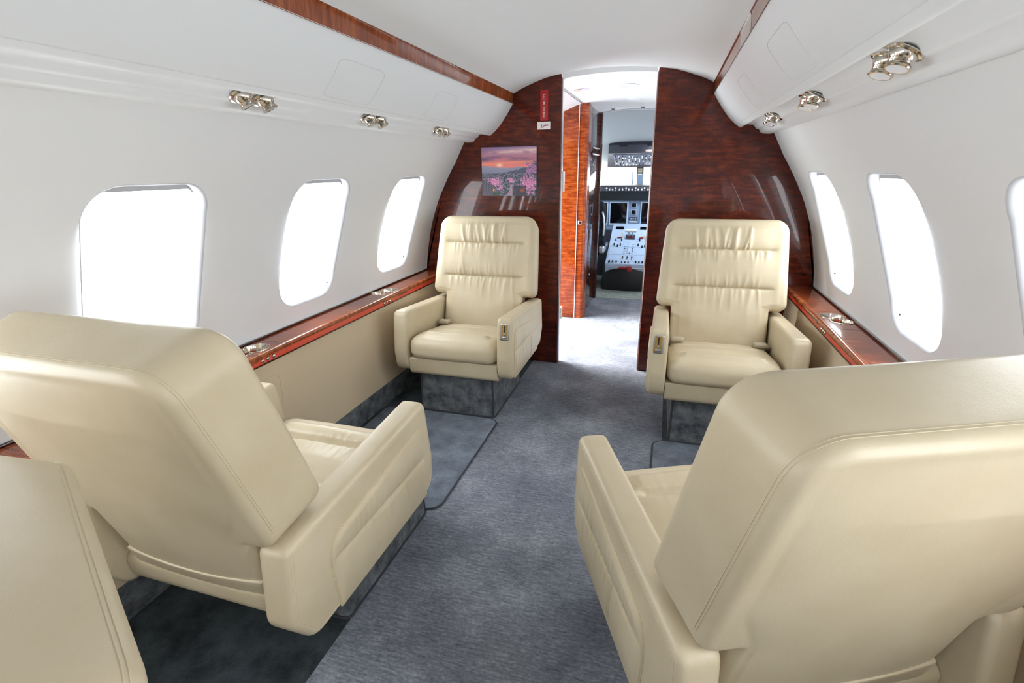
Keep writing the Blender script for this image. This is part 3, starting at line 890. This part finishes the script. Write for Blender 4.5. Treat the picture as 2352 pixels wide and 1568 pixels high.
def picture():
    r = empty('landscape_picture', (-.611, FY, 1.292)); tag(r, 'unframed sunset picture of pink blossom trees along a village lane', 'picture')
    W, H = .368, .300
    m = MB(); m.rbox(-W / 2, W / 2, -.012, 0, -H / 2, H / 2, .002, 2, ax=1); m.build('backing', M['piping'], r)
    nx, nz = 184, 150
    me = bpy.data.meshes.new('print'); vs = []; cs = []
    def N(x, z, s, o=0): return noise.fractal(Vector((x * s, z * s, o)), 1.0, 2.0, 4)
    def mixv(a, b, t):
        t = max(0, min(1, t)); return tuple(p + (q - p) * t for p, q in zip(a, b))
    def colour(u, v):      # u across, v up, both 0..1
        sky = mixv((238, 132, 126), (142, 118, 160), (v - .62) / .38) if v > .62 else (238, 132, 126)
        c = N(u * 1.0 + .2 * v, v * 3.0, 3.2, 1.3)
        band = math.exp(-((v - (.86 + .06 * u)) / .055) ** 2)
        sky = mixv(sky, (248, 212, 200), band * (.55 + c) * (0.35 + u))
        sky = mixv(sky, (118, 92, 128), math.exp(-((v - (.755 + .03 * math.sin(u * 5))) / .045) ** 2) * (.9 + c))
        sky = mixv(sky, (250, 150, 120), math.exp(-((v - (.66 + .05 * u)) / .03) ** 2) * .8)
        sky = mixv(sky, (255, 236, 190), math.exp(-(((u - .33) / .05) ** 2 + ((v - .635) / .03) ** 2)))
        h1 = .60 + .02 * math.sin(u * 9 + 1) + .015 * N(u, 0, 8) - .06 * max(0, u - .4)
        h2 = .44 + .26 * max(0, u - .22) ** 1.1 + .02 * N(u, 1, 14)
        if u > .93: h2 = max(h2, .72)
        col = sky
        if v < h1: col = mixv((126, 128, 154), (150, 148, 170), (v - .45) / .15)
        if v < h2: col = mixv((92, 100, 122), (70, 76, 92), .5 + N(u, v, 26))
        if v < .47:
            t = .5 + .9 * N(u, v, 30, 4) + .5 * N(u, v, 70, 8)
            col = mixv((38, 40, 54), (142, 142, 158), t)
            k = math.hypot((u - .24) / .15, (v - .28) / .12); k2 = math.hypot((u - .86) / .16, (v - .25) / .2); k3 = math.hypot((u - .53) / .09, (v - .32) / .06); k4 = math.hypot((u - .33) / .12, (v - .16) / .08)
            b = max(1.15 - k, 1.15 - k2, 1.0 - k3, .8 - k4) + .8 * N(u, v, 24, 2)
            if b > .2: col = mixv(col, mixv((176, 92, 140), (238, 168, 208), .5 + 1.2 * N(u, v, 48, 6)), (b - .2) * 3)
            if abs(u - (.5 + .06 * math.sin(v * 9))) < .035 + .10 * (.24 - v) and v < .24: col = mixv((196, 160, 178), (140, 116, 136), .5 + N(u, v, 50))
            if v < .30 - .6 * u + .05 and u < .24: col = mixv((58, 54, 70), (110, 104, 118), .5 + .6 * math.sin((v * 1.2 + u) * 120))
            if u > .56 and u < .82 and v < .22: col = mixv(col, (48, 48, 62), .75)
            if .70 < u < .78 and .08 < v < .15: col = (150, 78, 52)
            if .20 < u < .23 and .10 < v < .15: col = (226, 150, 84)
            if .2 < u < .33 and v < .09: col = mixv(col, (48, 70, 46), .7)
        elif u > .82 and v < .70 and N(u, v, 30, 3) > -.05 + 2 * (v - .62): col = mixv((120, 92, 132), (216, 140, 190), .5 + N(u, v, 40))
        return tuple(lin(max(0, min(255, q))) for q in col)
    for j in range(nz + 1):
        for i in range(nx + 1):
            vs.append((-W / 2 + .0005 + (W - .001) * i / nx, -.0125, -H / 2 + .0005 + (H - .001) * j / nz)); cs.append(colour(i / nx, j / nz))
    fs = [(j * (nx + 1) + i, j * (nx + 1) + i + 1, (j + 1) * (nx + 1) + i + 1, (j + 1) * (nx + 1) + i) for j in range(nz) for i in range(nx)]
    me.from_pydata(vs, [], fs)
    at = me.color_attributes.new('tint', 'FLOAT_COLOR', 'POINT')
    for k, c in enumerate(cs): at.data[k].color = (*c, 1)
    mt, nt, b = new_mat('landscape_print'); a = nt.nodes.new('ShaderNodeVertexColor'); a.layer_name = 'tint'
    nt.links.new(a.outputs['Color'], b.inputs['Base Color']); b.inputs['Roughness'].default_value = .35
    me.materials.append(mt); o = bpy.data.objects.new('print', me); link(o, r)
picture()

# ------------------------------------------------------------------ entry vestibule
EY = 5.25
fprof = [(-.33, 1.806), (-.25, 1.818), (-.12, 1.828), (0, 1.832), (.15, 1.828), (.30, 1.815), (.5, 1.77), (.72, 1.68), (.9, 1.55)]
def pz(p, x):
    for (a, za), (b, zb) in zip(p, p[1:]):
        if a <= x <= b: return za + (zb - za) * (x - a) / (b - a)
    return p[-1][1]
cf = MB(); fp = smooth_prof(fprof)
cf.sheet([[(x, y, z) for x, z in fp] for y in (BK + .03, 3.9, 4.5, EY + .02)])
hx = [-.274 + .548 * k / 24 for k in range(25)]
cf.sheet([[(x, BK - .004, pz(CEIL, abs(x)) + .004) for x in hx], [(x, BK + .012, (pz(fp, x) if x > -.33 else 1.806 + (x + .33) * .35)) for x in hx], [(x, BK + .032, (pz(fp, x) if x > -.33 else 1.806 + (x + .33) * .35)) for x in hx]])
tag(cf.build('ceiling_forward', M['ceil'], sharp=35), kind='structure')
# white door lining to the left of the ceiling, over the open entry door
ln = MB(); ln.sheet([[(-.33, y, 1.806), (-.36, y, 1.80), (-.62, y, 1.70), (-.95, y, 1.58)] for y in (BK + .05, 4.46)])
tag(ln.build('ceiling_door_lining', M['plastic']), kind='structure')
g = MB(); g.tube([(-.335, y, 1.803) for y in (BK + .05, 4.44)], .006, 6); tag(g.build('trim_3', M['steel']), kind='structure')
w = MB(); w.box(.90, .93, BK + .05, EY, 0, 1.56); tag(w.build('wall_entry_right', M['plastic']), kind='structure')
w = MB()
w.box(-1.25, -1.15, BK + .05, 3.36, 0, 1.7); w.box(-1.25, -1.15, 4.40, EY, 0, 1.7); w.box(-1.25, -.95, BK + .05, EY, 1.58, 1.72)
tag(w.build('wall_entry_left', M['plastic']), kind='structure')

def cabinet():
    r = empty('entry_cabinet', (-.6, 4.44, 0)); tag(r, 'tall glossy mahogany cabinet lit orange beside the entry door', 'cabinet')
    o = rpoly([(-.55, 0, 0), (.318, 0, .035), (.318, .17, .005), (-.55, .17, 0)], 8)
    m = MB(); m.slab(o, .0, 1.808, .001, .001, lambda a, b, w: Vector((a, b, w)), n=1); m.build('carcass', M['wood_daylit'], r)
    d = MB(); d.rbox(-.545, .238, -.010, 0, .012, 1.79, .002, 2, ax=1); dd = d.build('door', M['wood_daylit'], r)
    s = MB(); s.box(.239, .243, -.009, .002, .005, 1.80); s.build('metal_strip', M['bin'], r)
    k = MB(); k.rbox(.252, .288, -.006, .004, .845, .878, .003, 3, ax=1); kk = k.build('latch', M['steel'], r)
    q = MB(); q.rbox(.260, .282, -.0075, -.004, .853, .870, .002, 2, ax=1); q.build('latch_button', M['wood_dark'], kk)
cabinet()
# strike plates on the doorway edge
for z0, z1, lab in ((1.165, 1.29, 'bright metal strike plate, upper one on the left doorway edge'), (.31, .40, 'bright metal strike plate, lower one on the left doorway edge')):
    m = MB(); m.rbox(-.271, -.262, BK + .058, BK + .075, z0, z1, .002, 2, ax=0); m.box(-.275, -.266, BK + .05, BK + .06, z0 + .01, z1 - .01)
    tag(m.build('strike_plate', M['whiteknob']), lab, 'strike plate', 'strike plates')

def flight_door():
    r = empty('cockpit_door', (-.287, 4.62, 0)); tag(r, 'dark polished cockpit door folded open past the orange cabinet', 'door')
    m = MB(); m.rbox(-.02, .0, .0, .58, .01, 1.80, .004, 3, ax=0); m.build('door_panel', M['wood_dark'], r)
    for z in (1.43, 1.485):
        b = MB(); b.rbox(.0, .006, .15, .56, z - .006, z + .006, .002, 2, ax=0); b.build('rail', M['steel'], r)
    for z in (.33, .62, .9, 1.15, 1.34):
        b = MB(); b.lathe([(.009, 0), (.008, .003), (0, .0045)], Matrix.Translation((0, .22, z)) @ Matrix.Rotation(PI / 2, 4, 'Y'), 12); b.build('stud', M['steel'], r)
flight_door()
# cockpit bulkhead around its doorway
jm = MB()
jm.rbox(-.315, -.268, EY - .02, EY + .05, 0, 1.80, .006, 3, ax=2)
tag(jm.build('trim_4', M['wood_dark']), kind='structure')
jm = MB(); jm.box(-1.2, -.30, EY, EY + .04, 0, 1.84); jm.box(.42, 1.2, EY, EY + .04, 0, 1.84)
tag(jm.build('wall_cockpit_rear', M['cock_ceil']), kind='structure')
g = MB(); g.tube([(x, EY + .02, z - .003) for x, z in smooth_prof(fprof)], .007, 6); tag(g.build('trim_5', M['steel']), kind='structure')
# ceiling fittings
for y, x, lab in ((3.78, .075, 'round flush speaker ring in the entry ceiling, nearer the cabin'), (4.55, .07, 'round flush speaker ring in the entry ceiling, nearer the cockpit')):
    m = MB(); m.lathe([(.062, 1.8335), (.062, 1.8255), (.058, 1.824), (.056, 1.8265), (0, 1.8265)], Matrix.Translation((x, y, 0)), 32)
    tag(m.build('ceiling_speaker', M['bin']), lab, 'speaker', 'entry ceiling speakers')
for x, lab in ((-.165, 'small nickel downlight in the entry ceiling toward the orange cabinet'), (.103, 'small nickel downlight in the entry ceiling beside the right doorway edge')):
    r = empty('ceiling_downlight', (x, 5.14 if x < 0 else 5.12, 1.826)); tag(r, lab, 'downlight', 'entry ceiling downlights')
    m = MB(); m.lathe([(.026, .006), (.026, -.002), (.021, -.004), (.017, -.002)], None, 20); m.build('bezel', M['chrome'], r)
    m = MB(); m.lathe([(.0165, -.002), (.016, -.007), (.009, -.009), (0, -.0095)], None, 20); m.build('lamp', M['charcoal'], r)
m = MB(); m.box(-.275, -.20, 3.72, 3.86, 1.8165, 1.8185)
st = empty('ceiling_placard', (-.24, 3.80, 1.8165)); tag(st, 'small printed sticker with coral and lilac ends on the entry ceiling', 'sticker')
for x0, x1, y0, y1, mt, nm in ((-.05, .0, -.05, .03, 'coral', 'coral_end'), (.0, .075, -.05, .03, 'lilac', 'lilac_end')):
    m = MB(); q = lambda x: -.012 * (abs(x) / .075) + (.0 if x < 0 else .012 * x / .075)
    m.add([(x, y, (.0008 if x <= 0 else .006) + (x * .14 if x < 0 else x * .08) - z) for z in (0, .0015) for x, y in ((x0, y0), (x1, y0), (x1, y1), (x0, y1))], [(0, 1, 2, 3), (4, 5, 6, 7), (0, 1, 5, 4), (1, 2, 6, 5), (2, 3, 7, 6), (3, 0, 4, 7)])
    m.build(nm, M[mt], st)

# ------------------------------------------------------------------ cockpit
c = MB()
c.sheet([[(x, y, z - .25 * (x / 1.0) ** 2) for x in [-1 + .1 * k for k in range(21)]] for y, z in ((EY + .005, 1.834), (EY + .03, 1.826), (5.45, 1.775), (5.7, 1.68), (6.0, 1.59), (6.3, 1.50), (6.75, 1.36))])
tag(c.build('ceiling_cockpit', M['cock_ceil']), kind='structure')
for s, nm in ((-1, 'left'), (1, 'right')):
    w = MB(); a, b = sorted((s * 1.0, s * 1.03)); w.box(a, b, EY, 7.0, 0, .95); w.box(a, b, EY, 5.6, .95, 1.8)
    tag(w.build('wall_cockpit_' + nm, M['cock_ceil']), kind='structure')
    w = MB()
    # windshield frames
    x0, x1 = sorted((s * .045, s * .72))
    ol = rrect(x0, x1, 1.08, 1.345, .03, 4); il = rrect(x0 + .012, x1 - .012, 1.095, 1.335, .025, 4)
    w.sheet([[(x, y + .25 * (x * x), z) for x, z in l + l[:1]] for l, y in ((ol, 6.72), (il, 6.72), (il, 6.75), (ol, 6.75), (ol, 6.72))])
    win_no += 1
    f = w.build('window_%d' % win_no, M['panelgrey']); tag(f, kind='structure')
    p = MB(); p.sheet([[(x0 + .012 + (x1 - x0 - .024) * k / 8, 6.735 + .25 * (x0 + .012 + (x1 - x0 - .024) * k / 8) ** 2, z) for k in range(9)] for z in (1.095, 1.335)])
    p.build('pane', M['glass'], f)
pc = MB(); pc.rbox(.005, .085, 6.62, 6.70, 1.05, 1.36, .01, 3); po = pc.build('trim_6', M['panelgrey']); tag(po, kind='structure')
cm = empty('standby_compass', (.045, 6.56, 1.245)); tag(cm, 'grey standby compass hanging on the windscreen centre post', 'compass')
m = MB(); m.rbox(-.042, .034, 0, .055, -.005, .075, .012, 4); m.build('housing', M['charcoal'], cm)
m = MB(); m.rbox(-.03, .022, -.003, .004, .01, .06, .006, 3, ax=1); m.build('face', M['buckle'], cm)
m = MB(); m.rbox(-.026, .018, .005, .03, -.018, -.004, .004, 3, ax=1); m.build('bracket', M['whiteknob'], cm)

kn = random.Random(11)
def overhead():
    r = empty('overhead_console', (0, 6.0, 1.5)); tag(r, 'charcoal overhead switch panel above the cockpit windscreen', 'overhead panel')
    # aft hood, then a switch face sloping down and forward
    prof = [(6.02, 1.57), (5.99, 1.545), (6.0, 1.462), (6.06, 1.452), (6.42, 1.335), (6.44, 1.318), (6.62, 1.312), (6.62, 1.42), (6.3, 1.52)]
    m = MB()
    def f(a, b, w): return Vector((w * (1 + .35 * max(0, min(1, (a - 6.0) / .5)) * (.6 if w < 0 else .3)), a - 6, b - 1.5))
    m.slab(prof, -.285, .40, .006, .006, f, n=2); m.build('housing', M['charcoal'], r)
    for x in (-.17, .13):
        v = MB(); v.rbox(x, x + .095, -.016, -.004, .028, .052, .006, 3, ax=1); v.build('vent', M['black'], r)
    b = MB(); b.rbox(.115, .185, -.005, .008, -.026, -.006, .002, 2, ax=1); b.build('placard', M['coral'], r)
    # switch face and switches
    sl = Vector((0, .36, -.117)).normalized(); up = Vector((0, -.117, -.36)).normalized()
    O = Vector((0, .062, -.0485))
    def sp(x, t, h): return O + Vector((x, 0, 0)) + sl * t + up * h
    fm = MB(); fm.add([sp(x, t, h) for h in (.0, .003) for x, t in ((-.24, .01), (.30, .01), (.30, .36), (-.24, .36))], [(0, 1, 2, 3), (4, 5, 6, 7), (0, 1, 5, 4), (1, 2, 6, 5), (2, 3, 7, 6), (3, 0, 4, 7)])
    fm.build('switch_face', plain('dim_blue_panel', rgb(112, 122, 146), .5), r)
    for x in (-.05, .085):
        l = MB(); l.add([sp(x + dx, t, h) for h in (.002, .0045) for dx, t in ((0, .01), (.004, .01), (.004, .36), (0, .36))], [(0, 1, 2, 3), (4, 5, 6, 7), (0, 1, 5, 4), (1, 2, 6, 5), (2, 3, 7, 6), (3, 0, 4, 7)]); l.build('divider', M['charcoal'], r)
    n = 0
    for t in (.045, .10, .155, .21, .27, .325):
        for k in range(13):
            x = -.215 + .037 * k + kn.uniform(-.006, .006)
            if kn.random() < .22 or n > 62: continue
            n += 1
            d = sp(x, t, .003)
            mt = M['whiteknob'] if kn.random() < .42 else (M['black'] if kn.random() < .6 else M['steel'])
            q = MB(); q.lathe([(.0075, 0), (.0065, .012), (.004, .015), (0, .0155)], Matrix.Translation(d) @ up.to_track_quat('Z', 'Y').to_matrix().to_4x4(), 8)
            q.build('switch', mt, r)
    for x, t in ((-.03, .12), (.0, .12), (.03, .12), (.15, .05), (.165, .085)):
        q = MB(); a = sp(x, t, .003); q.box(a.x - .012, a.x + .012, a.y - .012, a.y + .006, a.z - .006, a.z + .004); q.build('lit_key', M['whiteknob'], r)
overhead()

def glareshield():
    r = empty('glareshield', (0, 6.3, 1.0)); tag(r, 'dark glareshield with a row of white autopilot knobs under the windscreen', 'glareshield')
    prof = [(6.28, 1.112), (6.272, 1.10), (6.275, 1.045), (6.30, 1.03), (6.36, .945), (6.62, .945), (6.66, 1.08), (6.5, 1.118)]
    m = MB(); m.slab(prof, -.72, .72, .008, .008, lambda a, b, w: Vector((w, a - 6.3, b - 1)), n=2); m.build('housing', plain('dark_grey_glareshield', rgb(40, 44, 46), .6), r)
    f = MB(); f.rbox(-.44, .44, -.034, -.024, .048, .104, .004, 3, ax=1); f.build('control_face', M['charcoal'], r)
    xs = [-.315, -.28, -.245, -.21, -.165, -.13, -.09, -.06, -.02, .02, .05, .09, .12, .16, .19]
    for k, x in enumerate(xs):
        z = .066 if k % 3 else .084
        q = MB(); q.lathe([(.0105, 0), (.0095, .012), (.006, .0155), (0, .016)], Matrix.Translation((x, -.034, z)) @ Matrix.Rotation(PI / 2, 4, 'X'), 12)
        q.build('knob', M['whiteknob'], r)
        q = MB(); q.box(x - .007, x + .007, -.0365, -.033, z + (.016 if k % 3 else -.03), z + (.022 if k % 3 else -.024)); q.build('key', M['whiteknob'] if k % 2 else M['steel'], r)
glareshield()

def instruments():
    r = empty('instrument_panel', (0, 6.4, .8)); tag(r, 'blue grey instrument panel with dark screens behind the throttle levers', 'instrument panel')
    m = MB(); m.rbox(-.75, .75, .02, .06, -.22, .142, .01, 3, ax=1); m.build('panel_board', M['panelgrey'], r)
    m = MB(); m.box(-.75, .75, .03, .05, -.796, -.2); m.build('kick_panel', M['charcoal'], r)
    for x0, x1 in ((-.47, -.315), (-.272, -.075), (.098, .295), (.34, .5)):
        b = MB(); o = rrect(x0 - .014, x1 + .014, -.155, .122, .008, 4); i_ = rrect(x0, x1, -.135, .108, .004, 4)
        b.sheet([[(x, y, z) for x, z in l + l[:1]] for l, y in ((o, .022), (o, .006), (inset(o, .003), .003), (i_, .003), (i_, .012))])
        bb = b.build('display_bezel', M['pedgrey'], r)
        s = MB(); s.rbox(x0 - .001, x1 + .001, .009, .014, -.136, .109, .002, 2, ax=1); s.build('screen', M['screen'], bb)
    for z in (.082, -.004):
        b = MB(); b.rbox(-.030, .042, .004, .022, z - .034, z + .034, .006, 3, ax=1); bb = b.build('standby_gauge', M['panelgrey'], r)
        s = MB(); s.rbox(-.018, .030, .001, .006, z - .024, z + .024, .008, 3, ax=1); s.build('gauge_face', M['screen'], bb)
    b = MB(); b.rbox(-.045, .055, .008, .022, -.095, -.058, .003, 2, ax=1); bb = b.build('key_block', M['charcoal'], r)
    for x in (-.022, .005, .032):
        k = MB(); k.rbox(x - .008, x + .008, .004, .01, -.086, -.068, .002, 2, ax=1); k.build('key', M['panelgrey'], bb)
    l = MB(); l.rbox(-.04, .05, .012, .022, -.122, -.108, .002, 2, ax=1); l.build('lit_legend', M['whiteknob'], r)
instruments()

def pedestal():
    r = empty('control_pedestal', (.0, 5.6, 0)); tag(r, 'pale blue cockpit centre pedestal with throttle levers and rows of knobs', 'control pedestal')
    # slanted face from the aft lip up to the throttles, then the vertical riser to the panel
    prof = [(0, .285), (.0, .310), (.545, .555), (.60, .60), (.80, .665), (.80, .2), (.05, .2)]
    m = MB(); m.slab(prof, -.222, .236, .004, .004, lambda a, b, w: Vector((w, a, b)), n=2); m.build('housing', M['pedgrey'], r)
    k = MB(); o = rpoly([(-.27, .02, .03), (-.20, -.015, .2), (.0, -.04, .5), (.20, -.015, .2), (.27, .02, .03), (.25, .5, .02), (-.25, .5, .02)], 5)
    k.slab(o, 0.004, .286, .004, .004, lambda a, b, w: Vector((a * (1 - .25 * w), b + .05 + .25 * (w - .1) * (1 if b < .2 else 0) * -.1, w)), n=2); k.build('base', M['black'], r)
    u = Vector((0, .545, .245)).normalized(); n = Vector((0, -.245, .545)).normalized(); O = Vector((0, 0, .310))
    def pp(x, t, h=0): return O + Vector((x + .007, 0, 0)) + u * t + n * h
    q = n.to_track_quat('Z', 'Y').to_matrix().to_4x4()
    def plate(name, x0, x1, t0, t1, h0, h1, mt):
        b = MB(); b.add([pp(x, t, h) for h in (h0, h1) for x, t in ((x0, t0), (x1, t0), (x1, t1), (x0, t1))], [(0, 1, 2, 3), (4, 5, 6, 7), (0, 1, 5, 4), (1, 2, 6, 5), (2, 3, 7, 6), (3, 0, 4, 7)])
        return b.build(name, mt, r)
    for x0, x1 in ((-.21, -.075), (-.065, .065), (.075, .21)):
        for t0, t1 in ((.05, .17), (.18, .33), (.34, .50)):
            plate('module_plate', x0, x1, t0, t1, -.001, .0025, M['pedgrey'])
    def knob(x, t, rr, h, mt):
        b = MB(); b.lathe([(rr, 0), (rr * .85, h * .8), (rr * .5, h), (0, h)], Matrix.Translation(pp(x, t, .002)) @ q, 10); b.build('knob', mt, r)
    for x, t in ((-.16, .47), (-.095, .47), (.11, .47), (.18, .47), (-.17, .37), (-.13, .34), (-.10, .37), (.10, .37), (.145, .335), (.175, .35)): knob(x, t, .0085, .03, M['black'])
    for x, t in ((-.05, .13), (0, .13), (.05, .13), (-.05, .09), (0, .09), (.05, .09), (-.05, .025), (-.015, .025), (.02, .025)): knob(x, t, .0085, .012, M['black'])
    for x, t in ((-.185, .03), (-.15, .03), (-.11, .03), (.10, .03), (.135, .03), (.17, .03), (-.19, .02)): knob(x, t, .009, .022, M['black'])
    for k_ in range(6):
        for x in (-.045, -.015, .015, .045): 
            if kn.random() < .7: plate('key', x - .008, x + .008, .205 + k_ * .045, .22 + k_ * .045, .002, .005, M['charcoal'] if kn.random() < .35 else M['panelgrey'])
    for x0 in (-.20, .085):
        plate('module_screen', x0 + .01, x0 + .105, .70, .765, -.03, .018, M['screen'])
    # throttle quadrant
    plate('throttle_gate', -.055, .05, .50, .60, .0, .012, M['charcoal'])
    for x in (-.022, .022):
        b = MB(); b.tube([pp(x, .55, .01), pp(x, .555, .07)], .012, 8); b.build('throttle_lever', M['steel'], r)
    b = MB(); g0 = pp(-.065, .56, .085); b.tube([g0, pp(.065, .56, .085)], .019, 10); b.build('throttle_grip', M['whiteknob'], r)
    b = MB(); a0 = pp(-.088, .52, .0); b.tube([a0, pp(-.088, .54, .075)], .010, 8); b.build('spoiler_lever', M['whiteknob'], r)
    plate('red_switch', -.03, .025, .517, .527, .012, .020, M['redplastic'])
    b = MB(); b.tube([pp(-.15, .525, .012), pp(-.09, .525, .014)], .007, 8); b.build('red_lever', M['redplastic'], r)
    b = MB(); b.tube([pp(.10, .515, .012), pp(.14, .53, .018)], .010, 8); b.build('red_lever', M['redplastic'], r)
    b = MB(); p_ = pp(.17, .525, 0); b.rbox(p_.x - .03, p_.x + .03, p_.y - .01, p_.y + .02, p_.z, p_.z + .045, .008, 3); b.build('flap_handle', M['whiteknob'], r)
    # rail and red handle under the lip
    b = MB(); b.tube([(-.19, -.015, .275), (.0, -.022, .268), (.19, -.015, .272)], .006, 8); b.build('foot_rail', M['steel'], r)
    b = MB(); b.rbox(.02, .07, -.045, -.015, .235, .29, .006, 3); b.rbox(-.07, .03, -.03, -.012, .262, .28, .005, 3); b.build('emergency_handle', M['redplastic'], r)
pedestal()

def pilot_seat():
    r = empty('pilot_seat', (-.535, 5.78, 0)); tag(r, 'black pilot seat edge with chrome armrest beside the dark doorway post', 'pilot seat')
    m = MB(); o = rpoly([(-.22, .42, .05), (.288, .42, .05), (.27, .98, .09), (-.20, .98, .09)], 6)
    m.slab(resample(o, .04), -.04, .08, .03, .03, lambda a, b, w: Vector((a, w - .06 * (b - .42), b)), n=4); m.build('backrest', M['sheepskin'], r)
    m = MB(); m.rbox(-.22, .21, .05, .5, .34, .46, .04, 4); m.build('seat', M['sheepskin'], r)
    m = MB(); m.rbox(-.16, .16, .0, .4, .004, .35, .03, 3); m.build('base', M['charcoal'], r)
    m = MB(); m.tube([(.268, -.075, .60), (.276, -.095, .70), (.268, -.10, .80), (.25, -.10, .86)], .010, 8); m.build('armrest', M['steel'], r)
    m = MB(); m.rbox(.225, .288, -.10, .30, .40, .485, .02, 4); m.build('arm_pad', M['steel'], r)
pilot_seat()

# rear bulkhead that closes the cabin behind the camera
w = MB(); o = [(x, z) for x, z in [(1.118, 0), (1.118, .58), (1.246, .58)] + list(reversed(WALL)) + [(.8, 1.56), (.6, 1.75)] + list(reversed(CEIL))[1:]]
o = o + [(-x, z) for x, z in reversed(o) if x > 0]
w.slab(o, AFT - .05, AFT + .002, .002, .002, lambda a, b, k: Vector((a, k, b)), n=1)
tag(w.build('wall_rear', M['wall']), kind='structure')

# ------------------------------------------------------------------ light
wd = bpy.data.worlds.new('overcast'); bpy.context.scene.world = wd; wd.use_nodes = True
bg = wd.node_tree.nodes['Background']
bg.inputs['Color'].default_value = (.95, .98, 1.0, 1); bg.inputs['Strength'].default_value = 7.4

def area(name, loc, direction, sx, sy, power, col=(1, 1, 1), portal=False):
    l = bpy.data.lights.new(name, 'AREA'); l.shape = 'RECTANGLE'; l.size = sx; l.size_y = sy; l.energy = power; l.color = col
    if portal: l.cycles.is_portal = True
    o = bpy.data.objects.new(name, l); o.location = loc
    o.rotation_euler = Vector(direction).to_track_quat('-Z', 'Y').to_euler()
    link(o); return o
for side in (-1, 1):
    for c in WIN:
        area('window_portal', (side * 1.28, c, 1.0), (-side, 0, 0), .6, .42, 1, portal=True)
area('door_portal', (-1.27, 3.88, .8), (1, 0, 0), 1.6, 1.05, 1, portal=True)
area('windscreen_portal', (0, 6.9, 1.2), (0, -1, 0), 1.5, .35, 1, portal=True)
# daylight through the open entry door; added aft window fill; entry and cockpit area lights
ed = area('entry_daylight', (-1.45, 3.86, 1.15), (1, .0, -.85), 1.2, .9, 46, (1, .975, .93)); ed.data.spread = R(75)
for side in (-1, 1):
    for c in WIN[:3]:
        area('aft_window_fill', (side * 1.33, c, 1.02), (-side, .12, -.05), .36, .52, 4, (1, .99, .97))  # added fill outside the aft windows, on top of the sky's own light
area('entry_lamp', (.1, 4.2, 1.79), (0, 0, -1), .5, .8, 1, (1, .98, .95))
area('cockpit_area_light', (.45, 5.9, 1.45), (-.3, .2, -1), .3, .5, 6, (.85, .92, 1))  # soft bluish area light above the right side of the cockpit

# ------------------------------------------------------------------ camera
cam = bpy.data.cameras.new('camera'); cam.sensor_width = 36; cam.sensor_fit = 'HORIZONTAL'; cam.lens = 36 * 1149.9 / 2352
cam.clip_start = .02; cam.clip_end = 100
co = bpy.data.objects.new('camera', cam); link(co)
yaw, pit, rol = R(16.80), R(18.90), R(-.78)
F = Vector((-math.sin(yaw) * math.cos(pit), math.cos(yaw) * math.cos(pit), -math.sin(pit)))
Rt = Vector((math.cos(yaw), math.sin(yaw), 0)); U = Rt.cross(F)
R2 = Rt * math.cos(rol) + U * math.sin(rol); U2 = -Rt * math.sin(rol) + U * math.cos(rol)
mt = Matrix((R2, U2, -F)).transposed().to_4x4(); mt.translation = (.3782, 0, 1.3026)
co.matrix_world = mt
sc = bpy.context.scene
sc.camera = co
sc.view_settings.view_transform = 'Standard'; sc.view_settings.look = 'None'
sc.view_settings.exposure = 0.28
sc.cycles.max_bounces = 10; sc.cycles.diffuse_bounces = 6; sc.cycles.glossy_bounces = 4; sc.cycles.transparent_max_bounces = 8
sc.cycles.sample_clamp_indirect = 8
